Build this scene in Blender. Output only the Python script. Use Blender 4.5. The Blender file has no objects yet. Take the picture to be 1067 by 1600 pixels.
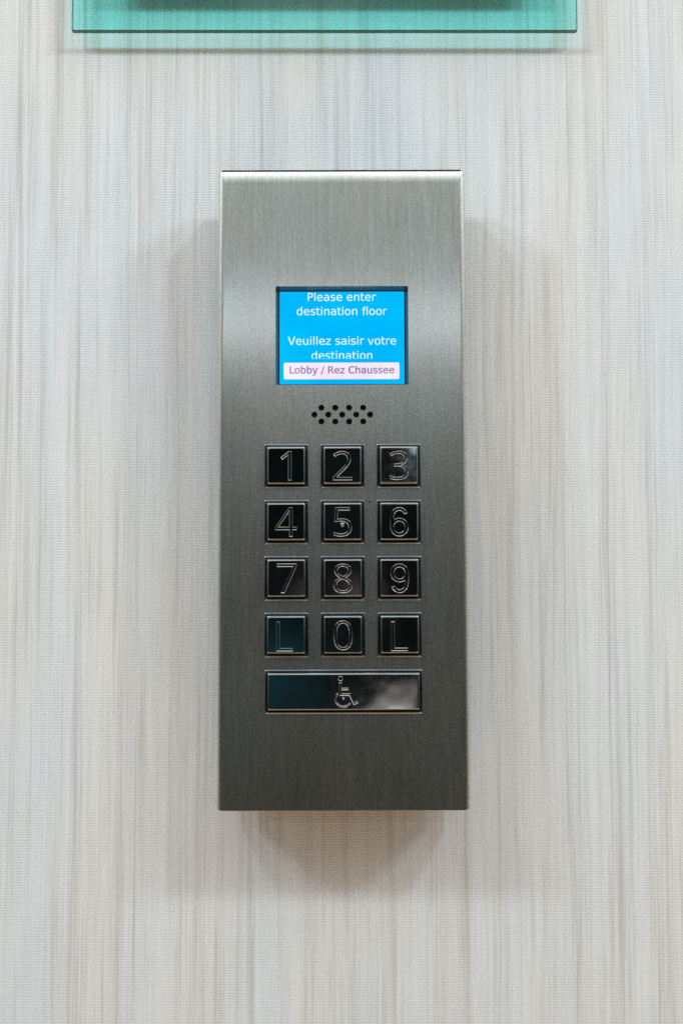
import bpy, bmesh, math, random
from mathutils import Vector, Matrix
from mathutils.geometry import delaunay_2d_cdt

# ------------------------------------------------------------------ tuning values
AMBIENT = 2.35
AMB_COL = (0.93, 0.965, 0.985)
AMB_LOW = (1.0, 0.70, 0.44)
COOL = (0.80, 0.945, 1.03)
FAR = (0.70, 0.84, 1.0)
LAMPS = [
    # x, y, z, watts, disc size, aimed at, colour
    (-0.62, -0.90, 0.94, 2.9, 0.13, (0, 0, 0.05), COOL),
    (0.62, -0.90, 0.94, 3.3, 0.12, (0, 0, 0.05), COOL),
    (-1.20, -0.95, 0.98, 6.9, 0.26, (0, 0, 0.05), COOL),
    (1.20, -0.95, 0.98, 6.9, 0.24, (0, 0, 0.05), COOL),
    (-0.60, -3.00, 0.74, 1.6, 0.10, (0, 0, 0.05), FAR),
    (0.60, -3.00, 0.74, 1.45, 0.10, (0, 0, 0.05), FAR),
]
REFLECTION_SPOTS = [
    # azimuth, elevation, angular radius (degrees), tone, hardness, raggedness
    (-4.6, -3.2, 3.6, (0.003, 0.026, 0.033), 0.35, 1.0),
    (2.85, -3.6, 0.95, (0.72, 0.61, 0.56), 0.30, 1.5),
    (1.2, 1.2, 0.75, (0.075, 0.050, 0.050), 0.25, 1.2),
    (6.25, 8.6, 1.10, (1.0, 1.1, 1.15), 0.72, 0.35),
    (3.0, 5.6, 1.2, (0.03, 0.02, 0.015), 0.25, 1.0),
]
WALL_A = (0.755, 0.735, 0.70)
WALL_B = (0.705, 0.73, 0.74)
WALL_DARK = (0.455, 0.42, 0.375)
WALL_PALE = (0.80, 0.795, 0.80)
STREAK = 0.72
GRAIN = 0.52
STEEL_GRAIN = 0.62
REAR = 12.5
STEEL_ROUGH = 0.40
KEY_WAVE = 0.00004
KEY_LIFT = 3.0
GLASS_T = (0.715, 1.0, 0.98)
SIGN_FRONT = -9.0
SIGN_DX = 0.0
PANEL_X = 93.0
PANEL_Z = 20.2
TXT_THIN = 0.0
MM = 0.001
scene = bpy.context.scene
col = scene.collection
rnd = random.Random(7)

# ------------------------------------------------------------------ camera
cam_data = bpy.data.cameras.new('camera')
cam = bpy.data.objects.new('camera', cam_data)
col.objects.link(cam)
cam_data.sensor_fit = 'VERTICAL'
cam_data.sensor_height = 36.0
cam_data.lens = 36.0 * 2198.0 / 1600.0
cam_data.clip_start = 0.01
cam_data.clip_end = 50.0
cam.location = (0.0, -0.6065, 0.0)
cam.rotation_euler = (math.radians(90.0) + math.atan(0.0687), 0.0, 0.0)
scene.camera = cam

# ------------------------------------------------------------------ render settings
scene.render.engine = 'CYCLES'
scene.cycles.use_denoising = False
scene.cycles.max_bounces = 10
scene.cycles.transparent_max_bounces = 16
scene.cycles.sample_clamp_direct = 6.0
scene.cycles.sample_clamp_indirect = 3.0
scene.cycles.caustics_reflective = True
scene.cycles.caustics_refractive = False
scene.view_settings.view_transform = 'Standard'
scene.view_settings.look = 'None'
scene.view_settings.exposure = 0.0
scene.view_settings.gamma = 1.0
scene.view_settings.use_curve_mapping = False


class NT:
    """Small helper round a node tree."""
    def __init__(self, tree):
        self.t = tree
        self.n = tree.nodes
        self.n.clear()

    def node(self, kind, props=None, **inputs):
        nd = self.n.new(kind)
        for k, v in (props or {}).items():
            setattr(nd, k, v)
        for k, v in inputs.items():
            self.put(nd, k.replace('_', ' '), v)
        return nd

    def put(self, nd, key, v):
        sock = nd.inputs[key]
        if isinstance(v, bpy.types.NodeSocket):
            self.t.links.new(v, sock)
        else:
            sock.default_value = v

    def math(self, op, a, b=None, c=None, clamp=False):
        nd = self.n.new('ShaderNodeMath')
        nd.operation = op
        nd.use_clamp = clamp
        for i, v in enumerate((a, b, c)):
            if v is not None:
                self.put(nd, i, v)
        return nd.outputs[0]

    def ramp(self, fac, stops, interp='LINEAR'):
        nd = self.n.new('ShaderNodeValToRGB')
        cr = nd.color_ramp
        cr.interpolation = interp
        while len(cr.elements) < len(stops):
            cr.elements.new(0.5)
        for e, (p, c) in zip(cr.elements, stops):
            e.position = p
            e.color = (c, c, c, 1) if isinstance(c, (int, float)) else (*c, 1)
        self.put(nd, 0, fac)
        return nd.outputs[0]

    def mix(self, fac, a, b, mode='MIX'):
        nd = self.n.new('ShaderNodeMix')
        nd.data_type = 'RGBA'
        nd.blend_type = mode
        for key, v in ((0, fac), (6, a), (7, b)):
            if isinstance(v, tuple) and len(v) == 3:
                v = (*v, 1)
            self.put(nd, key, v)
        return nd.outputs[2]

    def mapping(self, vec, scale, loc=(0, 0, 0)):
        nd = self.n.new('ShaderNodeMapping')
        self.put(nd, 0, vec)
        nd.inputs['Scale'].default_value = scale
        nd.inputs['Location'].default_value = loc
        return nd.outputs[0]

    def noise(self, vec, scale=1.0, detail=2.0, rough=0.5):
        nd = self.n.new('ShaderNodeTexNoise')
        self.put(nd, 'Vector', vec)
        self.put(nd, 'Scale', scale)
        self.put(nd, 'Detail', detail)
        self.put(nd, 'Roughness', rough)
        return nd.outputs[0]

    def out(self, shader):
        o = self.n.new('ShaderNodeOutputMaterial')
        self.t.links.new(shader, o.inputs[0])


# ------------------------------------------------------------------ surroundings (a dim hall lit from its ceiling)
world = bpy.data.worlds.new('World')
scene.world = world
world.use_nodes = True
w = NT(world.node_tree)
tc = w.node('ShaderNodeTexCoord')
sep = w.node('ShaderNodeSeparateXYZ', Vector=tc.outputs['Generated'])
dx, dy, dz = sep.outputs
up = w.ramp(w.math('MULTIPLY_ADD', dz, 0.5, 0.5),
            [(0.0, 0.66), (0.16, 0.50), (0.29, 0.06), (0.42, 0.008), (0.57, 0.008), (0.60, 0.015), (0.64, 0.05), (0.70, 0.21), (0.80, 0.66), (1.0, 0.62)], 'EASE')
side = w.ramp(w.math('ABSOLUTE', dx), [(0.0, 0.0), (0.48, 0.0), (0.70, 0.20), (0.88, 0.40), (1.0, 0.38)], 'EASE')
blob = w.noise(tc.outputs['Generated'], 9.0, 3.0, 0.55)
blob = w.ramp(blob, [(0.0, 0.55), (0.45, 0.6), (0.62, 1.5), (1.0, 3.5)])
tint = w.mix(w.ramp(w.noise(w.mapping(tc.outputs['Generated'], (1, 1, 1), (3.1, 0.4, 7.7)), 6.0, 1.0), [(0.4, 0.0), (0.6, 1.0)]),
             (1.0, 0.86, 0.72), (0.72, 0.95, 1.0))
lum = w.math('MULTIPLY', w.math('MAXIMUM', up, w.math('MULTIPLY', side, w.ramp(w.math('MULTIPLY_ADD', dz, 0.5, 0.5), [(0.30, 0.14), (0.42, 0.08), (0.50, 0.24), (0.64, 1.0)]))), blob)
amb = w.mix(w.ramp(w.math('MULTIPLY_ADD', dz, 0.5, 0.5), [(0.18, 0.0), (0.55, 1.0)]), AMB_LOW, AMB_COL)
colr = w.mix(w.ramp(lum, [(0.04, 0.0), (0.2, 1.0)]), tint, amb)
radiance = w.mix(1.0, colr, lum, 'MULTIPLY')
for az, el, rad, tone, soft, rag in REFLECTION_SPOTS:      # spots added to the world as reflections for the keys
    a_, e_ = math.radians(az), math.radians(el)
    vm = w.node('ShaderNodeVectorMath', {'operation': 'DOT_PRODUCT'})
    w.put(vm, 0, tc.outputs['Generated'])
    vm.inputs[1].default_value = (math.sin(a_) * math.cos(e_), -math.cos(a_) * math.cos(e_), math.sin(e_))
    ang = w.math('ARCCOSINE', w.math('MINIMUM', vm.outputs['Value'], 1.0))
    ang = w.math('MULTIPLY', ang, w.math('MULTIPLY_ADD', w.noise(tc.outputs['Generated'], 28.0, 3.0), rag, 1.0 - rag * 0.5))
    f = w.ramp(w.math('DIVIDE', ang, math.radians(rad) * 1.5), [(soft, 1.0), (soft * 0.5 + 0.5, 0.35), (1.0, 0.0)], 'EASE')
    radiance = w.mix(1.0, radiance, w.mix(f, (0, 0, 0), tone), 'ADD')
bg = w.node('ShaderNodeBackground', Color=radiance, Strength=AMBIENT)
ow = w.n.new('ShaderNodeOutputWorld')
w.t.links.new(bg.outputs[0], ow.inputs[0])


# ------------------------------------------------------------------ lamps (ceiling downlights)
def downlight(x, y, z, watts, size, target, colour):
    d = bpy.data.lights.new('downlight', 'AREA')
    d.shape = 'DISK'
    d.size = size
    d.energy = watts
    d.color = colour
    o = bpy.data.objects.new('downlight', d)
    col.objects.link(o)
    o.location = (x, y, z)
    o.rotation_euler = (Vector(target) - Vector((x, y, z))).to_track_quat('-Z', 'Y').to_euler()
    return o


for args in LAMPS:
    downlight(*args)


# ------------------------------------------------------------------ mesh helpers
def link_mesh(name, bm, mat, parent=None, smooth=False):
    me = bpy.data.meshes.new(name)
    bm.normal_update()
    bm.to_mesh(me)
    bm.free()
    if smooth:
        for p in me.polygons:
            p.use_smooth = True
    o = bpy.data.objects.new(name, me)
    col.objects.link(o)
    if mat is not None:
        me.materials.append(mat)
    if parent is not None:
        o.parent = parent
    return o


def uv_front(o):
    """UVs that run along local x and z: the grain direction of the metal."""
    me = o.data
    uv = me.uv_layers.new(name='UVMap')
    for l in me.loops:
        v = me.vertices[l.vertex_index].co
        uv.data[l.index].uv = (v.x * 10.0 + v.y * 3.0, v.z * 10.0 + v.y * 0.5)


def inside(pt, loops):
    x, y = pt
    hit = False
    for lp in loops:
        n = len(lp)
        j = n - 1
        for i in range(n):
            xi, yi = lp[i]
            xj, yj = lp[j]
            if (yi > y) != (yj > y) and x < (xj - xi) * (y - yi) / (yj - yi) + xi:
                hit = not hit
            j = i
    return hit


def fill(bm, loops, y, s=MM, keep_odd=True, extra=()):
    """Flat even-odd fill of closed outlines (x, z in mm) at depth y (mm), facing -Y."""
    verts, edges = [], []
    for lp in loops:
        b = len(verts)
        verts += [Vector(p) for p in lp]
        edges += [(b + i, b + (i + 1) % len(lp)) for i in range(len(lp))]
    verts += [Vector(p) for p in extra]
    vo, eo, fo, *_ = delaunay_2d_cdt(verts, edges, [], 0, 1e-5)
    nv = [bm.verts.new((v.x * s, y * s, v.y * s)) for v in vo]
    for f in fo:
        c = sum((vo[i] for i in f), Vector((0, 0))) / len(f)
        if inside(c, loops) == keep_odd:
            a, b2, c2 = (vo[i] for i in f[:3])
            order = list(f)
            if (b2 - a).cross(c2 - a) < 0:
                order.reverse()
            try:
                bm.faces.new([nv[i] for i in order])
            except ValueError:
                pass
    for v in [v for v in nv if not v.link_faces]:
        bm.verts.remove(v)


def area(lp):
    return 0.5 * sum(lp[i - 1][0] * lp[i][1] - lp[i][0] * lp[i - 1][1] for i in range(len(lp)))


def offset(lp, d):
    """Move a closed outline along its left-hand normals by d (positive = inwards for a counter-clockwise loop)."""
    n = len(lp)
    out = []
    for i in range(n):
        p0, p1, p2 = Vector(lp[i - 1]), Vector(lp[i]), Vector(lp[(i + 1) % n])
        e1, e2 = (p1 - p0).normalized(), (p2 - p1).normalized()
        n1, n2 = Vector((-e1.y, e1.x)), Vector((-e2.y, e2.x))
        m = n1 + n2
        m = m.normalized() if m.length > 1e-6 else n1
        k = d / max(0.55, m.dot(n1))
        out.append((p1.x + m.x * k, p1.y + m.y * k))
    return out


def strip(bm, la, ya, lb, yb, s=MM):
    """Wall between two outlines with the same number of points."""
    n = len(la)
    A = [bm.verts.new((p[0] * s, ya * s, p[1] * s)) for p in la]
    B = [bm.verts.new((p[0] * s, yb * s, p[1] * s)) for p in lb]
    for i in range(n):
        j = (i + 1) % n
        bm.faces.new((A[i], A[j], B[j], B[i]))
    return A, B


def rings(bm, loops_y, s=MM):
    """Skin a list of (outline, y) rings; consecutive rings share their vertices."""
    prev = None
    for lp, y in loops_y:
        cur = [bm.verts.new((p[0] * s, y * s, p[1] * s)) for p in lp]
        if prev:
            n = len(cur)
            for i in range(n):
                j = (i + 1) % n
                bm.faces.new((prev[i], prev[j], cur[j], cur[i]))
        prev = cur
    return prev


def rrect(hx, hz, r, k=4, cx=0.0, cz=0.0):
    """Counter-clockwise rounded rectangle."""
    pts = []
    for qx, qz, a0 in ((1, -1, -90), (1, 1, 0), (-1, 1, 90), (-1, -1, 180)):
        for i in range(k + 1):
            a = math.radians(a0 + 90.0 * i / k)
            pts.append((cx + qx * (hx - r) + r * math.cos(a), cz + qz * (hz - r) + r * math.sin(a)))
    return pts


def circle(cx, cz, r, n=20, a0=0.0):
    return [(cx + r * math.cos(a0 + 2 * math.pi * i / n), cz + r * math.sin(a0 + 2 * math.pi * i / n)) for i in range(n)]


def empty(name, loc):
    o = bpy.data.objects.new(name, None)
    o.empty_display_size = 0.02
    o.location = loc
    col.objects.link(o)
    return o


# ------------------------------------------------------------------ materials
def new_mat(name):
    m = bpy.data.materials.new(name)
    m.use_nodes = True
    return m, NT(m.node_tree)


def wallpaper_material():
    m, t = new_mat('wallpaper')
    tc = t.node('ShaderNodeTexCoord')
    P = tc.outputs['Object']
    # slow sideways wander so the streaks are not ruler straight
    wob = t.noise(t.mapping(P, (14, 1, 9)), 1.0, 3.0)
    wv = t.node('ShaderNodeCombineXYZ', X=t.math('MULTIPLY_ADD', wob, 0.0024, -0.0012))
    Pw = t.node('ShaderNodeVectorMath', {'operation': 'ADD'})
    t.put(Pw, 0, P)
    t.put(Pw, 1, wv.outputs[0])
    Q = Pw.outputs[0]
    broad = t.noise(t.mapping(Q, (105, 1, 2.6), (5.3, 0, 1.1)), 1.0, 2.0, 0.5)
    mid = t.noise(t.mapping(Q, (380, 1, 5.5), (1.7, 3.0, 0.2)), 1.0, 3.0, 0.6)
    fine = t.noise(t.mapping(Q, (1000, 1, 12.0), (0.4, 8.0, 4.2)), 1.0, 2.0, 0.6)
    thread = t.noise(t.mapping(P, (1500, 1, 40.0)), 1.0, 1.0)
    s = t.math('ADD', t.math('MULTIPLY', broad, 0.25), t.math('MULTIPLY', mid, 0.37))
    s = t.math('ADD', s, t.math('MULTIPLY', fine, 0.38))
    streak = t.ramp(s, [(0.35, 1.0), (0.425, 0.58), (0.485, 0.20), (0.56, 0.0)])
    # a weft of tiny horizontal ribs crossed with irregular yarn
    jit = t.noise(t.mapping(P, (260, 1, 260)), 1.0, 2.0)
    zz = t.math('ADD', t.node('ShaderNodeSeparateXYZ', Vector=P).outputs[2], t.math('MULTIPLY', jit, 0.0009))
    rib = t.math('MULTIPLY_ADD', t.math('SINE', t.math('MULTIPLY', zz, 2 * math.pi / 0.00118)), 0.5, 0.5)
    ribmask = t.ramp(t.noise(t.mapping(P, (70, 1, 30), (2, 0, 9)), 1.0, 3.0), [(0.36, 0.25), (0.62, 1.0)])
    grain = t.noise(t.mapping(P, (1500, 1, 1500)), 1.0, 3.0, 0.8)
    lump = t.noise(t.mapping(P, (1100, 1, 1300)), 1.0, 2.0, 0.6)
    base = t.mix(t.ramp(t.noise(t.mapping(Q, (26, 1, 5), (8, 0, 3)), 1.0, 2.0), [(0.36, 0.0), (0.64, 1.0)]),
                 WALL_A, WALL_B)
    c = t.mix(t.math('MULTIPLY', streak, STREAK), base, WALL_DARK)
    pale = t.ramp(t.noise(t.mapping(Q, (330, 1, 5.0), (6, 1, 6)), 1.0, 2.0), [(0.54, 0.0), (0.72, 1.0)])
    c = t.mix(t.math('MULTIPLY', pale, 0.55), c, WALL_PALE)
    g = t.math('MULTIPLY_ADD', grain, GRAIN, 1.0 - GRAIN * 0.5)
    g = t.math('MULTIPLY', g, t.math('MULTIPLY_ADD', thread, 0.18, 0.91))
    g = t.math('MULTIPLY', g, t.math('SUBTRACT', 1.0, t.math('MULTIPLY', t.math('MULTIPLY', rib, ribmask), 0.06)))
    c = t.mix(1.0, c, g, 'MULTIPLY')
    h = t.math('ADD', t.math('MULTIPLY', t.math('MULTIPLY', rib, ribmask), 0.5), t.math('MULTIPLY', lump, 0.7))
    h = t.math('ADD', h, t.math('MULTIPLY', thread, 0.35))
    bump = t.node('ShaderNodeBump', Strength=0.75, Distance=0.00017, Height=h)
    b = t.node('ShaderNodeBsdfPrincipled', Base_Color=c, Roughness=0.75, Normal=bump.outputs[0])
    b.inputs['Specular IOR Level'].default_value = 0.2
    t.out(b.outputs[0])
    return m


def steel_material():
    m, t = new_mat('brushed_steel')
    tc = t.node('ShaderNodeTexCoord')
    P = tc.outputs['Object']
    a = t.noise(t.mapping(P, (2600, 300, 70)), 1.0, 2.0, 0.6)
    b_ = t.noise(t.mapping(P, (1100, 100, 24)), 1.0, 2.0, 0.6)
    spark = t.noise(t.mapping(P, (1700, 1700, 1500)), 1.0, 2.0, 0.7)
    smear = t.noise(t.mapping(P, (30, 30, 16), (4, 0, 2)), 1.0, 3.0)
    hue = t.noise(t.mapping(P, (45, 45, 30), (9, 0, 1)), 1.0, 3.0)
    c = t.mix(smear, (0.60, 0.55, 0.455), (0.66, 0.63, 0.57))
    c = t.mix(t.ramp(hue, [(0.35, 0.0), (0.65, 1.0)]), c, t.mix(1.0, c, (0.93, 1.0, 1.02), 'MULTIPLY'))
    g = t.math('ADD', t.math('MULTIPLY_ADD', a, 0.36, 0.82), t.math('MULTIPLY_ADD', b_, 0.12, -0.06))
    g = t.math('MULTIPLY', g, t.math('MULTIPLY_ADD', spark, STEEL_GRAIN, 1.0 - STEEL_GRAIN * 0.5))
    c = t.mix(1.0, c, g, 'MULTIPLY')
    ro = t.math('ADD', t.math('MULTIPLY_ADD', a, 0.10, STEEL_ROUGH - 0.05), t.math('MULTIPLY_ADD', smear, 0.06, -0.03))
    h = t.math('ADD', a, t.math('MULTIPLY', spark, 0.6))
    bump = t.node('ShaderNodeBump', Strength=0.25, Distance=0.00004, Height=h)
    tan = t.node('ShaderNodeTangent', {'direction_type': 'UV_MAP', 'uv_map': 'UVMap'})
    lobes = []
    for rough, an in ((ro, 0.70), (t.math('MULTIPLY', ro, 0.56), 0.95)):
        b = t.node('ShaderNodeBsdfPrincipled', Base_Color=c, Roughness=rough, Metallic=1.0, Normal=bump.outputs[0], Tangent=tan.outputs[0])
        b.inputs['Anisotropic'].default_value = an
        lobes.append(b.outputs[0])
    mx = t.node('ShaderNodeMixShader')
    t.put(mx, 0, 0.42)
    t.put(mx, 1, lobes[0])
    t.put(mx, 2, lobes[1])
    t.out(mx.outputs[0])
    return m


def chrome_material():
    m, t = new_mat('polished_chrome')
    tc = t.node('ShaderNodeTexCoord')
    info = t.node('ShaderNodeObjectInfo')
    off = t.node('ShaderNodeVectorMath', {'operation': 'ADD'})
    t.put(off, 0, tc.outputs['Object'])
    sh = t.node('ShaderNodeCombineXYZ', X=t.math('MULTIPLY', info.outputs['Random'], 3.0), Z=t.math('MULTIPLY', info.outputs['Random'], 7.0))
    t.put(off, 1, sh.outputs[0])
    P = off.outputs[0]
    wave = t.noise(t.mapping(P, (75, 75, 75)), 1.0, 1.0)
    fine = t.noise(t.mapping(P, (900, 900, 900)), 1.0, 2.0)
    smudge = t.noise(t.mapping(P, (240, 240, 240), (3, 3, 3)), 1.0, 4.0, 0.65)
    h = t.math('ADD', t.math('MULTIPLY', wave, 1.0), t.math('MULTIPLY', fine, 0.002))
    bump = t.node('ShaderNodeBump', Strength=1.0, Distance=KEY_WAVE, Height=h)
    c = t.mix(smudge, (0.27, 0.31, 0.325), (0.33, 0.37, 0.38))
    ro = t.ramp(smudge, [(0.35, 0.035), (0.7, 0.075)])
    b = t.node('ShaderNodeBsdfPrincipled', Base_Color=c, Roughness=ro, Metallic=1.0, Normal=bump.outputs[0])
    t.out(b.outputs[0])
    return m


def simple(name, colour, rough=0.5, metal=0.0, spec=0.5, noise=0.0):
    m, t = new_mat(name)
    tc = t.node('ShaderNodeTexCoord')
    n = t.noise(t.mapping(tc.outputs['Object'], (900, 900, 900)), 1.0, 3.0)
    c = t.mix(1.0, colour, t.math('MULTIPLY_ADD', n, noise, 1.0 - noise * 0.5), 'MULTIPLY')
    b = t.node('ShaderNodeBsdfPrincipled', Base_Color=c, Roughness=rough, Metallic=metal)
    b.inputs['Specular IOR Level'].default_value = spec
    t.out(b.outputs[0])
    return m


def glowing(name, colour, strength, colour2=None):
    m, t = new_mat(name)
    tc = t.node('ShaderNodeTexCoord')
    P = tc.outputs['Object']
    c2 = colour2 or colour
    n = t.ramp(t.noise(t.mapping(P, (60, 60, 60)), 1.0, 2.0), [(0.35, 0.0), (0.65, 1.0)])
    c = t.mix(n, colour, c2)
    px = t.noise(t.mapping(P, (3000, 3000, 3000)), 1.0, 1.0)
    c = t.mix(1.0, c, t.math('MULTIPLY_ADD', px, 0.06, 0.97), 'MULTIPLY')
    e = t.node('ShaderNodeEmission', Color=c, Strength=strength)
    t.out(e.outputs[0])
    return m


def glass_material():
    m, t = new_mat('teal_glass')
    tr = t.node('ShaderNodeBsdfTransparent', Color=(*GLASS_T, 1))
    gl = t.node('ShaderNodeBsdfGlossy', Color=(0.9, 1.0, 0.98, 1), Roughness=0.02)
    lw = t.node('ShaderNodeLayerWeight', Blend=0.5)
    fr = t.math('MULTIPLY_ADD', t.math('POWER', lw.outputs['Facing'], 5.0), 0.9, 0.035)
    mx = t.node('ShaderNodeMixShader')
    t.put(mx, 0, fr)
    t.put(mx, 1, tr.outputs[0])
    t.put(mx, 2, gl.outputs[0])
    t.out(mx.outputs[0])
    return m


WALLPAPER = wallpaper_material()
STEEL = steel_material()
CHROME = chrome_material()
BLACK_GLOSS = simple('black_gloss_plastic', (0.10, 0.12, 0.14), 0.12, 0.7, 0.8)
BLACK_MATT = simple('matt_black', (0.014, 0.012, 0.011), 0.7, 0.0, 0.2, 0.4)
DARK_HOLE = simple('dark_cavity', (0.006, 0.006, 0.007), 0.8, 0.0, 0.1)
LCD_BLUE = glowing('screen_blue', (0.0, 0.47, 0.97), 1.0, (0.0, 0.53, 1.0))
LCD_WHITE = glowing('screen_white', (0.80, 0.97, 1.0), 1.0)
LCD_PINK = glowing('screen_pink', (0.93, 0.78, 0.88), 1.0, (0.97, 0.90, 0.97))
LCD_VIOLET = glowing('screen_violet', (0.24, 0.17, 0.46), 1.0, (0.36, 0.28, 0.50))
GLASS = glass_material()
EDGE = simple('glass_edge', (0.012, 0.075, 0.062), 0.25, 0.0, 0.5, 0.3)
PANEL_DARK = simple('sign_panel_dark', (0.03, 0.03, 0.03), 0.5)

# ------------------------------------------------------------------ wall
bm = bmesh.new()
bmesh.ops.create_cube(bm, size=1.0, matrix=Matrix.Translation((0, 0.05, 0.05)) @ Matrix.Diagonal((1.6, 0.1, 1.6, 1)))
wall = link_mesh('wall', bm, WALLPAPER)
wall['kind'] = 'structure'

# ------------------------------------------------------------------ glass sign above the keypad
sign = empty('glass_sign', (-0.0074 + SIGN_DX, 0.0, 0.2518))
sign['label'] = 'teal tinted glass sign plate standing off the striped wall, cut off by the top edge'
sign['category'] = 'sign'
GX, GY0, GY1, GH = 109.9, SIGN_FRONT, SIGN_FRONT + 3.0, 110.0
bm = bmesh.new()
bmesh.ops.create_cube(bm, size=1.0, matrix=Matrix.Translation((0, (GY0 + GY1) / 2 * MM, GH / 2 * MM)) @ Matrix.Diagonal((2 * GX * MM, 3 * MM, GH * MM, 1)))
link_mesh('glass_pane', bm, GLASS, sign)
bm = bmesh.new()
ex = GX + 0.02
bmesh.ops.create_cube(bm, size=1.0, matrix=Matrix.Translation((0, (GY0 + GY1) / 2 * MM, -0.16 * MM)) @ Matrix.Diagonal((2 * ex * MM, 3.0 * MM, 0.3 * MM, 1)))
link_mesh('bottom_edge', bm, EDGE, sign)
for sx in (-1, 1):
    bm = bmesh.new()
    bmesh.ops.create_cube(bm, size=1.0, matrix=Matrix.Translation((sx * (GX + 0.11) * MM, (GY0 + GY1) / 2 * MM, GH / 2 * MM)) @ Matrix.Diagonal((0.18 * MM, 2.9 * MM, GH * MM, 1)))
    link_mesh('side_edge', bm, EDGE, sign)
bm = bmesh.new()
bmesh.ops.create_cube(bm, size=1.0, matrix=Matrix.Translation((0, (GY0 - 0.9) * MM, (PANEL_Z + 40) * MM)) @ Matrix.Diagonal((2 * PANEL_X * MM, 1.6 * MM, 80 * MM, 1)))
link_mesh('sign_panel', bm, PANEL_DARK, sign)
# ------------------------------------------------------------------ keypad
kp = empty('keypad', (0.385 * MM, 0.0, 50.06 * MM))
kp.rotation_euler = (0.0, math.radians(-0.169), 0.0)
kp['label'] = 'tall brushed steel elevator keypad with lit blue screen and black chrome keys on the wall'
kp['category'] = 'keypad'
HX, HZ, DEP, RAD, TOP_RAD, BOT_RAD = 50.95, 131.1, 35.0, 2.6, 5.2, 0.16

# housing: rounded folded cover with real openings for the screen and the speaker
WIN = (27.2, 20.45, 61.95)           # half width, half height, centre z of the screen opening
holes = []
for r, (n, x0) in enumerate(((4, -8.53), (5, -11.37), (4, -8.53))):
    for i in range(n):
        holes.append((x0 + i * 5.687, 29.15 + 2.85 - r * 2.85))
bm = bmesh.new()
prof = []
for i in range(0, 9):
    a = math.radians(90.0 * i / 8)
    prof.append((RAD * (1 - math.sin(a)) , RAD * (1 - math.cos(a))))
seq = [(rrect(HX - 1.2, HZ - 1.2, 0.8), -REAR), (rrect(HX, HZ, 1.6), -REAR)]
for ins, dep in [(0.0, RAD + 0.6)] + [(RAD - RAD * math.cos(math.radians(a)), RAD - RAD * math.sin(math.radians(a))) for a in (0, 10, 20, 30, 38, 46, 52, 55, 58, 62, 66, 70, 74, 78, 82, 86, 90)] + [(RAD + 0.03, 0.0), (RAD + 0.5, 0.0), (RAD + 1.5, 0.0)]:
    if ins > RAD:
        it = ins + TOP_RAD - RAD
    elif dep <= 0.42:                           # the top of the cover bows back very slightly ...
        it = TOP_RAD - (TOP_RAD - 0.45) * math.sqrt(max(dep, 0.0) / 0.42)
    else:                                       # ... and then folds over
        it = 0.45 * max(0.0, (2.8 - dep) / 2.38) ** 2 if dep < 2.8 else 0.0
    ib = ins * BOT_RAD / RAD if ins <= RAD else ins + BOT_RAD - RAD
    seq.append((rrect(HX - ins, HZ - (ib + it) / 2, max(0.3, 1.6 - ins), 4, 0.0, (ib - it) / 2), -(DEP - dep)))
rings(bm, seq)
for f in bm.faces:
    f.smooth = True
inner = rrect(HX - RAD - 1.5, HZ - (BOT_RAD + TOP_RAD) / 2 - 1.5, 0.3, 4, 0.0, (BOT_RAD - TOP_RAD) / 2)
win_loop = rrect(WIN[0], WIN[1], 0.25, 2, 0.0, WIN[2])
fill(bm, [inner, win_loop] + [circle(x, z, 1.25) for x, z in holes], -DEP)
for x, z in holes:
    strip(bm, circle(x, z, 1.25), -DEP, circle(x, z, 1.25), -DEP + 1.2)
bmesh.ops.remove_doubles(bm, verts=bm.verts, dist=1e-6)
nf = len(bm.faces)
flags = [f.smooth for f in bm.faces]
housing = link_mesh('housing', bm, STEEL, kp)
for p, s in zip(housing.data.polygons, flags):
    p.use_smooth = s
uv_front(housing)

# narrower box behind the cover that carries it off the wall
bm = bmesh.new()
bmesh.ops.create_cube(bm, size=1.0, matrix=Matrix.Translation((0, -(REAR + 3.0) / 2 * MM, 0)) @ Matrix.Diagonal((70.0 * MM, (REAR + 3.0) * MM, 214.0 * MM, 1)))
link_mesh('mounting_box', bm, BLACK_MATT, kp)

# thin dark strip along the top fold
bm = bmesh.new()
bmesh.ops.create_cube(bm, size=1.0, matrix=Matrix.Translation((0, -(DEP - 2.6) * MM, (HZ + 0.13) * MM)) @ Matrix.Diagonal(((2 * HX - 3.0) * MM, 2.0 * MM, 0.9 * MM, 1)))
link_mesh('top_strip', bm, BLACK_MATT, kp)

for x, z in holes:
    bm = bmesh.new()
    lp = circle(x, z, 1.28)
    fill(bm, [lp], -DEP + 1.15)
    rings(bm, [(circle(x, z, 1.28), -DEP + 1.15), (circle(x, z, 1.28), -DEP + 2.2)])
    link_mesh('speaker_hole', bm, DARK_HOLE, kp)

bm = bmesh.new()  # small dark disc on the face, standing for a pinhole
lp = circle(10.95, -6.55, 0.42, 14)
rings(bm, [(circle(10.95, -6.55, 0.42, 14), -DEP - 0.01), (circle(10.95, -6.55, 0.30, 14), -DEP - 0.10)])
fill(bm, [circle(10.95, -6.55, 0.30, 14)], -DEP - 0.10)
link_mesh('pinhole_dot', bm, BLACK_MATT, kp)


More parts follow.
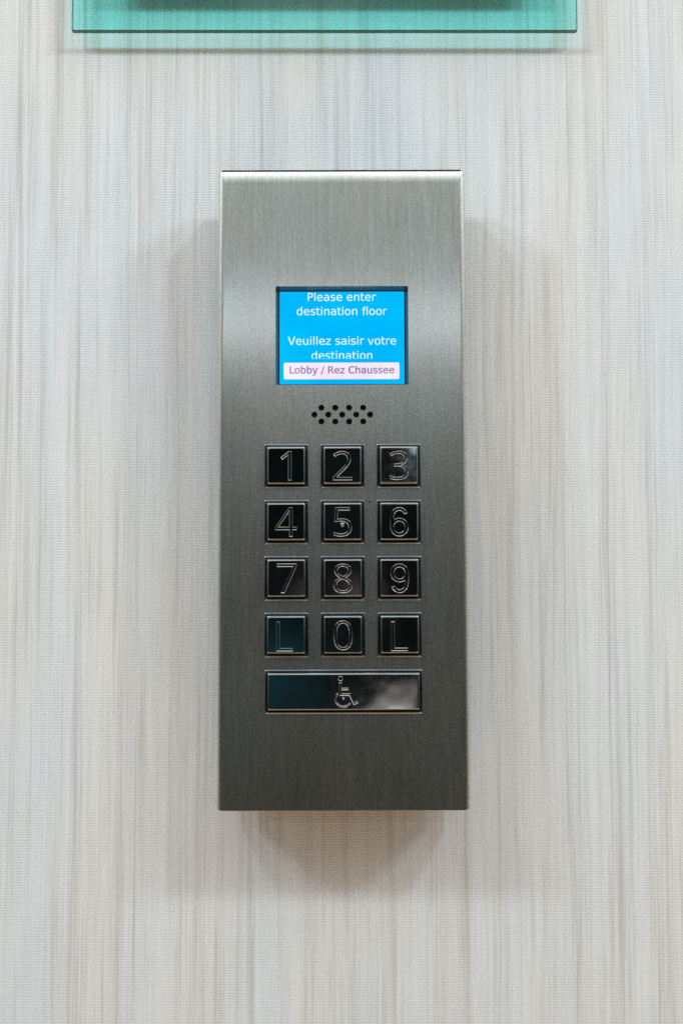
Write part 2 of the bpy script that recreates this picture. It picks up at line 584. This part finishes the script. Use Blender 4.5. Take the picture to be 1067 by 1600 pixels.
# outlines of the lettering, flat x, y lists
SCREEN_GLYPHS = {
    'a': (1255, [[704,563,642,563,579,561,523,554,474,543,431,527,394,506,364,482,341,452,324,419,314,381,311,338,313,299,321,264,333,233,351,205,373,181,400,161,431,145,465,134,504,127,546,125,605,129,660,142,708,163,752,193,790,230,822,276,847,328,865,386,876,451,880,522,880,563],[1069,639,1069,0,880,0,880,166,855,128,827,94,796,65,764,40,728,18,690,1,649,-12,604,-21,557,-27,506,-29,439,-25,378,-14,322,6,272,33,227,67,190,109,161,155,140,207,127,264,123,326,128,397,144,461,169,518,205,568,251,610,307,645,373,672,448,691,533,703,628,707,880,707,880,736,877,787,868,831,855,870,835,903,811,930,780,952,743,969,699,981,649,989,592,991,553,990,515,987,476,981,437,974,398,964,359,952,320,938,282,923,244,905,207,885,207,1069,248,1084,289,1097,329,1109,368,1119,406,1127,444,1134,482,1140,519,1144,556,1146,592,1147,647,1145,699,1140,747,1132,793,1121,835,1106,873,1088,909,1066,941,1042,971,1014,997,983,1021,947,1039,906,1053,859,1059,827,1063,789,1066,745,1068,695]]),
    'd': (1300, [[914,977,914,1556,1114,1556,1114,0,914,0,914,141,892,109,868,81,841,56,812,33,780,14,746,-1,709,-13,671,-22,630,-27,588,-29,503,-23,426,-4,356,28,294,72,240,128,194,196,159,274,133,361,118,457,113,563,118,667,133,763,159,848,195,925,240,991,295,1047,357,1091,427,1122,504,1141,588,1147,631,1145,672,1140,711,1131,747,1119,782,1103,814,1084,843,1062,869,1037,893,1009],[324,559,327,478,336,405,351,340,372,284,398,236,431,197,469,166,513,144,562,131,617,127,672,131,722,145,766,167,805,197,838,237,865,285,886,341,901,406,911,478,914,559,911,640,901,713,886,777,865,834,838,881,805,921,766,952,722,973,672,987,617,991,562,987,513,974,469,952,431,921,398,882,372,834,351,778,336,713,327,640]]),
    'e': (1260, [[1151,606,1151,516,315,516,315,510,319,440,331,377,351,320,379,270,415,227,458,191,508,163,565,143,628,131,698,127,735,128,773,131,811,137,851,145,891,155,932,167,974,182,1017,199,1061,218,1106,240,1106,57,1062,41,1019,26,976,13,935,2,893,-7,853,-15,813,-21,773,-26,734,-28,695,-29,591,-23,495,-4,410,27,334,71,267,127,212,195,169,272,138,358,119,454,113,559,119,662,137,756,167,842,210,919,264,987,329,1045,401,1089,482,1121,570,1141,667,1147,753,1141,832,1124,902,1095,966,1054,1021,1002,1068,940,1104,869,1130,790,1146,702],[958,660,953,722,943,777,927,826,905,870,878,906,844,937,806,961,762,977,713,988,659,991,605,987,555,977,509,959,467,935,429,903,396,865,368,822,347,773,332,719,322,659]]),
    'n': (1298, [[1124,694,1124,0,921,0,921,694,919,751,912,802,900,846,884,884,863,916,837,942,806,961,770,976,728,984,681,987,627,983,579,972,535,954,497,928,464,895,436,856,415,810,400,757,391,698,388,633,388,0,186,0,186,1120,388,1120,388,952,411,989,437,1021,466,1050,498,1076,533,1097,572,1115,612,1129,656,1139,702,1145,751,1147,823,1142,886,1129,942,1106,991,1075,1031,1034,1065,985,1091,926,1109,858,1120,781]]),
    'o': (1253, [[626,991,569,987,518,974,473,952,433,921,399,882,371,834,350,778,334,713,325,640,322,559,325,478,334,405,350,341,371,284,399,236,433,197,473,166,518,145,569,131,626,127,684,131,736,145,781,166,821,197,855,236,883,284,904,341,920,405,929,478,932,559,929,640,920,713,904,778,883,834,855,882,821,921,781,952,736,974,684,987],[626,1147,722,1141,807,1123,884,1093,951,1050,1009,996,1056,930,1093,854,1120,766,1136,668,1141,559,1136,450,1120,351,1094,264,1057,187,1009,121,952,67,885,25,808,-5,722,-23,626,-29,531,-23,446,-5,369,25,302,67,245,121,197,187,160,264,134,351,118,450,113,559,118,668,134,766,160,854,197,930,245,996,302,1050,369,1093,446,1123,531,1141]]),
    's': (1067, [[906,1081,906,901,873,918,840,934,807,948,773,960,740,970,706,978,672,985,638,989,604,992,569,993,520,991,475,986,436,978,403,967,374,952,338,921,317,880,310,829,315,783,331,746,358,717,383,702,419,688,467,673,527,659,598,645,675,631,730,619,779,602,822,581,860,556,892,527,919,494,939,457,954,416,963,372,966,324,961,260,946,203,922,151,887,105,843,64,789,31,728,5,660,-14,583,-25,499,-29,464,-28,428,-26,392,-23,355,-18,317,-11,278,-4,238,5,197,16,155,28,111,41,111,231,154,211,196,193,237,177,277,163,317,151,356,142,394,135,431,129,468,126,503,125,552,127,596,133,636,143,671,157,701,174,726,196,746,220,760,248,769,279,771,313,761,361,730,403,679,438,607,467,515,490,507,492,434,506,371,520,316,538,267,558,226,583,192,610,164,642,143,678,127,718,118,762,115,811,120,872,133,928,156,978,188,1022,229,1059,279,1091,336,1115,401,1133,474,1143,555,1147,592,1146,629,1144,665,1141,701,1136,736,1130,770,1123,805,1115,839,1105,873,1094]]),
    'u': (1298, [[174,424,174,1118,376,1118,376,424,378,367,385,316,397,272,413,234,434,202,460,176,491,157,528,142,569,134,616,131,670,135,719,146,762,164,801,190,834,222,861,262,882,308,897,361,906,420,909,485,909,1118,1112,1118,1112,0,909,0,909,168,886,131,860,98,831,69,798,43,763,21,725,3,684,-11,641,-21,595,-27,547,-29,475,-24,411,-11,355,11,307,43,266,83,233,133,207,192,189,260,178,337]]),
    'v': (1212, [[61,1120,263,1120,605,180,949,1120,1151,1120,731,0,481,0]]),
    'b': (1300, [[976,559,973,640,964,713,949,778,928,834,902,882,869,921,831,952,787,974,738,987,683,991,627,987,577,973,533,952,494,921,462,881,435,834,413,777,398,713,389,640,386,559,389,478,398,406,413,341,435,285,462,237,494,197,533,167,577,145,627,131,683,127,738,131,787,144,831,166,869,197,902,236,928,284,949,340,964,405,973,478],[386,977,407,1008,431,1036,457,1062,486,1084,519,1103,554,1119,591,1131,630,1140,671,1145,714,1147,799,1141,875,1122,945,1091,1006,1047,1061,991,1106,925,1142,848,1167,763,1182,667,1187,563,1182,457,1167,361,1141,274,1106,196,1060,128,1006,72,944,28,874,-4,797,-23,712,-29,670,-27,629,-22,591,-13,554,-1,520,14,488,33,459,56,432,81,408,109,386,141,386,0,186,0,186,1556,386,1556]]),
    'h': (1298, [[1124,694,1124,0,921,0,921,694,919,751,912,802,900,846,884,884,863,916,837,942,806,961,770,976,728,984,681,987,627,983,579,972,535,954,497,928,464,895,436,856,415,810,400,757,391,698,388,633,388,0,186,0,186,1556,388,1556,388,952,411,989,437,1021,466,1050,498,1076,533,1097,572,1115,612,1129,656,1139,702,1145,751,1147,823,1142,886,1129,942,1106,991,1075,1031,1034,1065,985,1091,926,1109,858,1120,781]]),
    'y': (1212, [[844,360,723,52,684,-45,651,-126,624,-191,602,-239,585,-270,565,-300,543,-326,519,-350,493,-370,465,-387,436,-401,404,-412,371,-420,335,-424,298,-426,144,-426,144,-272,257,-272,309,-267,353,-251,389,-225,410,-200,432,-164,456,-115,482,-54,511,18,61,1120,264,1120,609,244,948,1120,1151,1120]]),
    'c': (1126, [[999,57,969,41,938,26,906,13,875,2,843,-7,811,-15,778,-21,745,-26,712,-28,679,-29,577,-23,485,-4,401,27,327,71,263,127,209,194,167,271,137,357,119,453,113,559,119,665,137,761,167,847,209,924,263,991,327,1047,401,1091,485,1122,577,1141,679,1147,712,1146,744,1144,777,1139,809,1134,840,1126,872,1117,904,1105,935,1092,967,1078,999,1061,999,868,969,893,939,914,909,933,879,949,849,962,818,972,786,981,752,986,716,990,679,991,611,986,550,973,496,951,448,919,407,879,372,830,346,774,327,710,315,638,311,559,315,480,327,409,346,345,373,288,407,239,449,199,497,167,551,145,612,131,679,127,717,128,754,132,789,138,823,146,855,156,885,170,915,185,944,204,972,224,999,248]]),
    'P': (1235, [[403,1327,403,766,637,766,691,769,739,778,783,793,822,813,855,840,884,872,906,909,921,950,931,996,934,1047,931,1098,922,1144,906,1185,884,1222,856,1253,822,1280,784,1300,740,1315,691,1324,637,1327],[201,1493,637,1493,732,1488,818,1475,893,1452,960,1420,1016,1379,1062,1330,1099,1272,1124,1205,1140,1130,1145,1047,1140,963,1124,887,1099,821,1063,762,1016,713,960,672,894,641,818,618,733,605,637,600,403,600,403,0,201,0]]),
    'V': (1401, [[699,170,1128,1493,1384,1493,850,0,550,0,16,1493,272,1493]]),
    'L': (1141, [[201,1493,405,1493,405,170,1130,170,1130,0,201,0]]),
    'R': (1423, [[859,705,892,696,922,683,950,668,977,650,1001,629,1026,603,1053,567,1082,523,1114,470,1147,408,1364,0,1132,0,943,377,910,437,879,487,850,529,822,561,795,584,767,601,736,614,702,624,664,629,624,631,418,631,418,0,201,0,201,1493,645,1493,745,1489,835,1475,916,1453,986,1422,1047,1382,1097,1334,1137,1277,1165,1213,1181,1141,1187,1061,1183,1004,1173,951,1156,903,1132,859,1101,819,1064,785,1021,756,973,733,919,716],[418,1327,418,797,653,797,712,800,765,807,811,820,850,839,884,862,911,891,932,925,947,965,957,1010,960,1061,956,1110,947,1154,931,1194,908,1229,879,1258,844,1283,803,1302,756,1316,703,1324,645,1327]]),
    'C': (1430, [[1304,53,1265,37,1225,23,1185,11,1144,1,1103,-8,1061,-16,1018,-22,975,-26,930,-28,884,-29,744,-21,618,3,504,44,404,101,317,174,244,262,188,363,147,477,123,604,115,745,123,885,147,1012,188,1126,245,1227,318,1315,406,1389,506,1446,619,1487,745,1512,884,1520,930,1519,975,1517,1018,1513,1061,1507,1103,1499,1144,1490,1185,1480,1225,1467,1265,1454,1304,1438,1304,1231,1266,1254,1226,1275,1186,1294,1144,1310,1102,1324,1058,1335,1015,1344,971,1351,928,1355,884,1356,789,1350,703,1332,628,1301,563,1259,508,1204,463,1137,429,1058,404,966,389,862,384,745,389,629,404,525,429,433,463,354,508,287,563,232,628,190,703,159,789,141,884,135,929,136,973,140,1017,147,1060,155,1103,167,1146,181,1187,197,1227,216,1266,237,1304,260]]),
    'z': (1075, [[114,1122,984,1122,984,954,296,150,984,150,984,0,88,0,88,170,776,975,114,975]]),
    'r': (842, [[842,889,809,917,776,939,743,956,708,968,671,975,632,977,578,973,529,960,485,938,447,908,414,869,387,822,366,767,351,705,342,635,339,557,339,0,186,0,186,1120,339,1120,339,901,356,946,376,987,399,1024,426,1056,456,1083,489,1106,524,1124,561,1137,601,1144,643,1147,680,1145,715,1139,749,1130,781,1117,812,1099,842,1077]]),
    '/': (690, [[556,1493,690,1493,135,-190,0,-190]]),
    'i': (569, [[193,0,377,0,377,1120,193,1120],[193,1323,377,1323,377,1556,193,1556]]),
    'l': (569, [[193,0,377,0,377,1556,193,1556]]),
    't': (803, [[190,1438,190,1120,55,1120,55,977,190,977,190,369,196,264,215,177,246,109,290,60,356,27,448,7,565,0,754,0,754,154,565,154,492,159,438,174,405,200,388,237,378,293,375,369,375,977,754,977,754,1120,375,1120,375,1438]]),
    'f': (721, [[760,1556,584,1556,484,1547,403,1520,341,1475,297,1408,271,1319,262,1210,262,1120,86,1120,86,977,262,977,262,0,447,0,447,977,750,977,750,1120,447,1120,447,1198,451,1265,462,1318,480,1355,510,1382,553,1398,610,1403,760,1403]]),
}
KEY_GLYPHS = {
    '0': [[322,1,322,-46,320,-90,316,-132,311,-172,305,-210,297,-246,287,-280,276,-311,263,-340,248,-367,232,-392,214,-414,193,-434,171,-451,148,-466,122,-478,94,-488,64,-495,32,-499,-1,-500,-43,-498,-82,-490,-119,-478,-152,-462,-182,-440,-209,-414,-233,-384,-254,-349,-272,-311,-288,-268,-300,-221,-310,-171,-317,-117,-321,-60,-322,1,-321,62,-317,120,-311,173,-302,224,-290,270,-276,313,-259,351,-238,385,-215,415,-188,441,-158,462,-124,479,-87,491,-46,498,-1,500,41,498,80,491,116,479,149,462,180,441,207,415,231,385,253,351,271,313,287,270,300,224,310,173,317,120,321,62],[-203,1,-202,-51,-200,-99,-196,-143,-190,-184,-183,-221,-174,-255,-163,-285,-151,-311,-136,-334,-119,-354,-100,-370,-79,-382,-55,-391,-30,-396,-1,-398,27,-396,53,-391,76,-382,97,-370,116,-354,133,-335,148,-312,161,-286,172,-256,181,-222,188,-184,194,-143,198,-99,201,-51,201,1,201,52,198,100,194,144,188,185,181,222,172,255,161,285,148,311,133,334,116,354,97,370,76,382,53,391,27,396,-1,398,-30,396,-55,391,-79,382,-100,370,-119,354,-136,334,-151,311,-163,285,-174,255,-183,222,-190,185,-196,144,-200,100,-202,52]],
    '1': [[186,-500,66,-500,66,199,67,268,69,320,71,371,31,333,-15,294,-122,207,-186,290,84,500,186,500]],
    '2': [[326,-500,-326,-500,-326,-399,-68,-138,-39,-109,-12,-81,13,-55,37,-29,58,-6,77,18,95,41,110,63,124,86,135,108,145,131,152,155,157,179,161,205,162,231,160,262,154,290,144,314,131,336,113,354,93,369,70,381,45,390,17,395,-12,396,-40,395,-67,392,-92,387,-116,380,-139,372,-161,361,-183,349,-205,335,-227,319,-250,302,-315,384,-299,397,-283,409,-266,421,-248,433,-230,443,-211,453,-192,463,-171,471,-151,478,-129,485,-107,490,-84,495,-61,498,-37,499,-12,500,24,499,57,495,89,489,119,480,146,468,172,454,195,439,215,420,233,400,249,378,262,353,273,327,280,299,284,269,286,238,285,207,281,177,274,148,266,120,254,93,240,66,225,39,207,12,187,-14,166,-41,142,-67,117,-95,91,-123,63,-151,33,-181,-173,-384,-173,-390,326,-390]],
    '3': [[290,259,289,233,286,209,281,187,274,166,266,146,255,127,243,110,229,95,213,81,196,68,177,57,156,47,135,39,112,31,89,26,89,20,133,13,173,2,208,-13,238,-31,263,-53,284,-79,300,-107,311,-138,318,-173,320,-210,319,-243,314,-274,306,-305,295,-333,281,-360,263,-386,242,-409,218,-429,190,-447,159,-463,124,-476,85,-487,43,-494,-3,-499,-53,-500,-83,-500,-112,-498,-141,-496,-168,-493,-195,-488,-221,-483,-246,-476,-271,-468,-296,-458,-320,-447,-320,-335,-295,-347,-270,-357,-243,-366,-216,-375,-188,-382,-160,-388,-132,-393,-105,-396,-78,-399,-52,-399,-2,-397,41,-391,79,-381,111,-366,137,-348,158,-326,174,-301,186,-273,193,-241,195,-207,194,-184,190,-162,183,-142,174,-124,163,-108,149,-94,133,-81,114,-70,93,-61,69,-53,44,-47,17,-42,-13,-38,-44,-36,-78,-35,-172,-35,-172,67,-76,67,-45,68,-16,70,11,75,35,82,58,90,78,100,97,111,113,124,127,139,140,155,150,172,158,190,163,209,166,229,168,251,166,278,160,302,150,324,137,344,120,360,99,374,76,385,50,393,22,398,-10,399,-30,399,-49,398,-68,396,-86,393,-104,389,-131,381,-157,372,-182,360,-255,317,-315,399,-293,415,-269,430,-244,444,-216,458,-186,470,-154,481,-121,489,-86,495,-49,499,-11,500,47,497,99,489,144,475,183,456,216,432,243,403,263,371,278,337,287,299]],
    '4': [[370,-274,225,-274,225,-500,107,-500,107,-274,-370,-274,-370,-170,98,500,225,500,225,-164,370,-164],[107,149,107,215,109,272,111,322,114,369,108,369,80,312,48,260,-250,-164,107,-164]],
    '5': [[-19,119,20,117,57,113,92,106,125,97,156,84,185,69,210,52,233,32,254,10,271,-15,286,-41,297,-70,306,-102,311,-135,312,-171,310,-211,305,-249,296,-284,284,-317,268,-347,249,-376,227,-401,201,-424,173,-444,142,-461,107,-475,70,-486,31,-494,-12,-498,-57,-500,-87,-499,-116,-498,-145,-495,-172,-491,-200,-486,-226,-480,-250,-473,-272,-465,-293,-456,-312,-446,-312,-331,-291,-343,-269,-354,-245,-363,-219,-372,-191,-379,-163,-385,-135,-390,-108,-394,-81,-396,-55,-396,-27,-395,0,-393,26,-388,50,-382,73,-374,93,-364,112,-351,129,-337,144,-321,157,-303,168,-283,177,-261,183,-237,187,-211,188,-184,185,-147,178,-114,166,-84,150,-58,128,-35,102,-17,70,-2,32,8,-11,15,-59,17,-75,16,-92,15,-110,14,-128,12,-148,10,-228,-4,-289,35,-251,500,243,500,243,390,-148,390,-171,104,-108,113,-91,115,-74,117,-57,118,-38,119]],
    '7': [[-207,-500,204,388,-335,388,-335,500,335,500,335,405,-71,-500]],
    '8': [[-1,500,33,499,65,496,95,490,124,483,151,473,176,462,198,448,219,432,237,415,253,395,267,373,277,350,285,324,289,297,291,267,290,244,287,223,282,202,275,183,266,165,255,148,243,132,229,116,214,102,198,88,181,75,163,62,145,51,125,39,106,29,129,17,152,5,174,-8,195,-22,215,-36,233,-51,251,-67,266,-84,280,-101,293,-120,303,-140,312,-161,318,-184,321,-208,322,-234,321,-266,316,-296,308,-324,297,-351,283,-375,266,-398,246,-419,224,-437,199,-453,172,-467,142,-479,110,-488,77,-495,41,-499,3,-500,-37,-499,-75,-495,-111,-489,-144,-480,-174,-469,-202,-455,-227,-439,-249,-421,-268,-402,-285,-379,-298,-355,-309,-329,-316,-301,-321,-271,-322,-238,-321,-212,-318,-188,-312,-165,-304,-143,-294,-123,-282,-104,-269,-86,-254,-69,-238,-53,-220,-38,-201,-24,-182,-12,-162,0,-142,12,-121,22,-139,33,-157,45,-175,57,-191,70,-207,84,-222,98,-236,113,-248,129,-259,146,-268,163,-276,182,-283,202,-287,223,-290,245,-291,268,-289,297,-285,325,-277,350,-266,373,-253,394,-236,414,-218,431,-197,447,-174,461,-149,473,-122,483,-94,490,-64,496,-33,499],[-205,-240,-203,-267,-197,-293,-187,-316,-173,-338,-155,-358,-132,-375,-106,-388,-75,-397,-39,-403,1,-405,39,-403,73,-397,103,-388,130,-375,153,-358,171,-338,186,-316,197,-291,203,-265,205,-236,204,-217,201,-199,196,-183,189,-167,180,-152,169,-138,156,-124,142,-111,126,-99,109,-87,90,-76,70,-65,48,-55,25,-45,1,-35,-21,-27,-44,-38,-66,-49,-86,-60,-105,-71,-122,-83,-137,-95,-151,-108,-164,-122,-175,-136,-184,-151,-192,-167,-197,-184,-202,-201,-204,-220],[-2,403,-31,402,-58,397,-82,390,-105,380,-125,367,-143,351,-156,333,-166,312,-172,289,-174,263,-173,243,-170,225,-165,208,-158,193,-150,178,-140,165,-128,153,-115,141,-101,131,-85,121,-68,111,-51,102,-33,93,-15,84,5,75,23,83,41,92,58,101,75,110,90,120,113,137,133,157,150,179,158,194,164,209,169,226,171,244,172,263,170,289,165,312,155,333,142,351,125,367,104,380,81,390,56,397,28,402]],
    'L': [[-282,-500,-282,500,-155,500,-155,-388,282,-388,282,-500]],
}
# ---- screen
def text_loops(s, cx, base, width=None, em=None, clip=(None, None), thin=0.0):
    pen, loops = 0.0, []
    for ch in s:
        if ch == ' ':
            pen += 651
            continue
        adv, sp = SCREEN_GLYPHS[ch]
        for flat in sp:
            loops.append([(pen + flat[i], flat[i + 1]) for i in range(0, len(flat), 2)])
        pen += adv
    x0 = min(p[0] for l in loops for p in l)
    x1 = max(p[0] for l in loops for p in l)
    k = width / (x1 - x0) if width else em / 2048.0
    res = []
    for l in loops:
        if thin:
            big = area(l)
            l = offset(l, thin)
        q = []
        for x, y in l:
            px, pz = cx + (x - (x0 + x1) / 2) * k, base + y * k
            if clip[0] is not None:
                pz = max(pz, clip[0])
            if clip[1] is not None:
                pz = min(pz, clip[1])
            if not q or abs(px - q[-1][0]) + abs(pz - q[-1][1]) > 1e-4:
                q.append((px, pz))
        res.append(q)
    return res


bm = bmesh.new()
LZ = 61.5                            # centre of the lit panel
LHX, LHZ = 25.75, 19.35
LDEP = -DEP + 3.4
rings(bm, [(win_loop, -DEP), (win_loop, -DEP + 0.7), (rrect(LHX + 0.35, LHZ + 0.35, 0.25, 2, 0, LZ + 0.1), LDEP - 0.02), (rrect(LHX - 0.05, LHZ - 0.05, 0.2, 2, 0, LZ + 0.1), LDEP - 0.02)])
bezel = link_mesh('screen_bezel', bm, BLACK_GLOSS, kp)
bm = bmesh.new()
fill(bm, [rrect(LHX, LHZ, 0.2, 2, 0, LZ)], LDEP)
rings(bm, [(rrect(LHX, LHZ, 0.2, 2, 0, LZ), LDEP), (rrect(LHX, LHZ, 0.2, 2, 0, LZ), LDEP + 2.0)])
screen = link_mesh('screen', bm, LCD_BLUE, kp)
screen['label'] = 'lit blue display with white bilingual message'
bezel.parent = screen
TXT = LDEP - 0.06


def screen_text(name, loops, mat, y=TXT):
    bm = bmesh.new()
    for grp in loops:
        fill(bm, grp, y)
    return link_mesh(name, bm, mat, screen)


def px2mm(px, py):
    """Lay out the display in its own pixel grid (x right, y down from its upper left corner)."""
    return (px - SC[0]) * SC[2], (SC[1] - py) * SC[2] + LZ


SC = (534.7, 528.0, 0.2635)
top_clip = px2mm(0, 455.0)[1]
for s, x0, x1, yb, clip in (('Please enter', 481.2, 588.0, 469.0, (None, px2mm(0, 456.3)[1])),
                            ('destination floor', 464.0, 605.0, 491.6, (None, None)),
                            ('Veuillez saisir votre', 450.0, 619.3, 538.6, (None, None)),
                            ('destination', 487.0, 582.0, 561.8, (px2mm(0, 560.8)[1], None))):
    cx = px2mm((x0 + x1) / 2, 0)[0]
    loops = text_loops(s, cx, px2mm(0, yb)[1], width=(x1 - x0) * SC[2], clip=clip, thin=TXT_THIN)
    screen_text('text_line', [loops], LCD_WHITE)
p0, p1 = px2mm(443.5, 567.0), px2mm(624.2, 593.2)
screen_text('button_banner', [[rrect((p1[0] - p0[0]) / 2, (p0[1] - p1[1]) / 2, 0.7, 4, (p0[0] + p1[0]) / 2, (p0[1] + p1[1]) / 2)]], LCD_PINK)
loops = text_loops('Lobby / Rez Chaussee', px2mm(534.5, 0)[0], px2mm(0, 584.0)[1], width=163.0 * SC[2], thin=48.0)
screen_text('text_line', [loops], LCD_VIOLET, TXT - 0.06)


# ---- keys
def ell(cx, cy, rx, ry, a0, a1, n):
    return [(cx + rx * math.cos(math.radians(a0 + (a1 - a0) * i / n)), cy + ry * math.sin(math.radians(a0 + (a1 - a0) * i / n))) for i in range(n + 1)]


def six():
    o = ell(0, 170, 300, 330, 22, 180, 16)[:-1]           # outer top, from the terminal round to the left
    o += [(-318, 60), (-322, -60)]
    o += ell(0, -180, 312, 320, 180, 360, 18)[:]           # round the bottom
    o += ell(0, -180, 312, 315, 0, 128, 12)[1:]            # over the bowl back to the stem
    o += [(-186, 40), (-186, 120)]
    o += ell(0, 172, 180, 206, 165, 24, 12)
    h = ell(0, -180, 182, 192, 0, 360, 24)[:-1]
    return [o, h]


KG = {k: [[(l[i], l[i + 1]) for i in range(0, len(l), 2)] for l in v] for k, v in KEY_GLYPHS.items()}
KG['6'] = six()
KG['9'] = [[(-x, -y) for x, y in l] for l in six()]


def arc_band(cx, cz, r0, r1, a0, a1, n=22):
    return ell(cx, cz, r1, r1, a0, a1, n) + ell(cx, cz, r0, r0, a1, a0, n)


def wheelchair():
    """Seated figure in a wheelchair: head, body with arm and leg, open wheel."""
    head = circle(-1.3, 5.4, 1.05, 18)
    body = [(-2.0, 3.7), (-0.7, 3.9), (-0.75, 1.7), (2.0, 1.7), (2.0, 0.75), (-0.7, 0.75), (-0.65, -0.55), (2.75, -0.55),
            (4.35, -4.05), (5.65, -3.5), (6.0, -4.35), (4.0, -5.25), (2.15, -1.5), (-1.7, -1.5)]
    wheel = arc_band(-0.15, -2.7, 2.7, 3.5, 138, 330, 28)
    return [head, body[::-1], wheel]


def key_mesh(hx, hz, loops):
    bm = bmesh.new()
    lift, dep, slope = KEY_LIFT, 0.165, 0.25
    rc = 0.45
    def ring(ins, y):
        # the lower flank is a plain steep draft, the other three are rolled over
        low = 0.0 if y < lift - 2.0 else min(0.85, 0.42 * (y - lift + 2.0))
        return rrect(hx - ins, hz - (ins + low) / 2, rc, 4, 0.0, (low - ins) / 2), -y
    seq = [ring(0.0, 0.06), ring(0.0, lift - 2.0), ring(0.0, lift - 0.85)]
    for a in (15, 30, 45, 60, 75, 90):
        s_, c_ = math.sin(math.radians(a)), math.cos(math.radians(a))
        seq.append(ring(0.85 * (1 - c_), lift - 0.85 + 0.85 * s_))
    rings(bm, seq)
    for f in bm.faces:
        f.smooth = True
    top = ring(0.85, lift)[0]
    # orient: outer contours counter-clockwise, counters clockwise, so the left side is always the groove
    orient = []
    for i, l in enumerate(loops):
        depth = sum(1 for j, k in enumerate(loops) if j != i and inside(l[0], [k]))
        ccw = area(l) > 0
        if (depth % 2 == 0) != ccw:
            l = l[::-1]
        orient.append(l)
    fill(bm, [top] + orient, -lift)
    lower = [offset(l, slope) for l in orient]
    for a, b in zip(orient, lower):
        strip(bm, a, -lift, b, -(lift - dep))
    fill(bm, lower, -(lift - dep))
    bmesh.ops.remove_doubles(bm, verts=bm.verts, dist=1e-6)
    bmesh.ops.recalc_face_normals(bm, faces=bm.faces)
    return bm


def frame_mesh(hx, hz):
    bm = bmesh.new()
    rc = 0.4
    seq = [(rrect(hx, hz, rc), 0.0)]
    for a in range(0, 181, 20):                 # half-round raised rim
        ins = 0.34 * (1 - math.cos(math.radians(a)))
        seq.append((rrect(hx - ins, hz - ins, rc), -0.16 - 0.36 * math.sin(math.radians(a))))
    seq += [(rrect(hx - 0.72, hz - 0.72, rc), -0.05), (rrect(hx - 2.4, hz - 2.4, rc), -0.05)]
    rings(bm, seq)
    for i, f in enumerate(bm.faces):
        f.smooth = True
        f.material_index = 1 if i >= len(bm.faces) - 2 * len(seq[0][0]) else 0  # gap floor round the key is blackened to look shaded
    return bm


SPELL = {'0': 'zero', '1': 'one', '2': 'two', '3': 'three', '4': 'four', '5': 'five', '6': 'six', '7': 'seven', '8': 'eight', '9': 'nine'}
rows = ['123', '456', '789', 'L0L']
GH_MM = 11.9


def add_key(cx, cz, hx, hz, loops, label, dots=(), turn=(0, 0)):
    k = link_mesh('key', key_mesh(hx - 1.25, hz - 1.25, loops), CHROME, kp)
    k.location = (cx * MM, -DEP * MM, cz * MM)
    k.rotation_euler = (math.radians(turn[0]), 0.0, math.radians(turn[1]))
    k['label'] = label
    fr = link_mesh('key_frame', frame_mesh(hx, hz), CHROME, k)
    fr.data.materials.append(BLACK_MATT)
    fr.rotation_euler = (-math.radians(turn[0]), 0.0, -math.radians(turn[1]))
    for (x, z, r, y) in dots:
        bm = bmesh.new()
        bmesh.ops.create_uvsphere(bm, u_segments=16, v_segments=10, radius=r * MM)
        d = link_mesh('raised_dot', bm, CHROME, k, True)
        d.location = (x * MM, y * MM, z * MM)
    return k


TURN = {'1': (0.3, -0.5), '2': (0.2, 0.1), '3': (-0.9, 0.9), '4': (-0.2, -0.4), '5': (0.0, 0.2), '6': (0.1, 0.9), '7': (-0.5, 1.2), '8': (-0.4, 0.3), '9': (-0.2, 0.1), '0': (0.2, 0.2)}
for r, line in enumerate(rows):
    for c, ch in enumerate(line):
        cx, cz = 0.05 + (c - 1) * 22.86, 7.97 - r * 22.88
        k = GH_MM / 1000.0
        ox, oz = {'L': (-0.6 if c == 0 else -0.2, -0.55), '7': (0.2, 0)}.get(ch, (0.0, -0.1))
        loops = [[(x * k + ox, z * k + oz) for x, z in l] for l in KG[ch]]
        if ch == 'L':
            lab = 'chrome key engraved L left of the zero' if c == 0 else 'chrome key engraved L right of the zero'
            tr = (-0.6, -1.0) if c == 0 else (-0.5, 0.1)
        else:
            lab, tr = 'chrome key engraved with the digit ' + SPELL[ch], TURN[ch]
        add_key(cx, cz, 9.0, 9.0, loops, lab, [(-0.1, -1.2, 1.0, -KEY_LIFT + 0.25)] if ch == '5' else (), tr)
add_key(0.25, -83.5, 31.8, 8.85, wheelchair(), 'wide chrome bar key engraved with a wheelchair symbol',
        [(-0.1, -2.6, 0.6, -KEY_LIFT + 0.2)], (-0.4, 0.3))
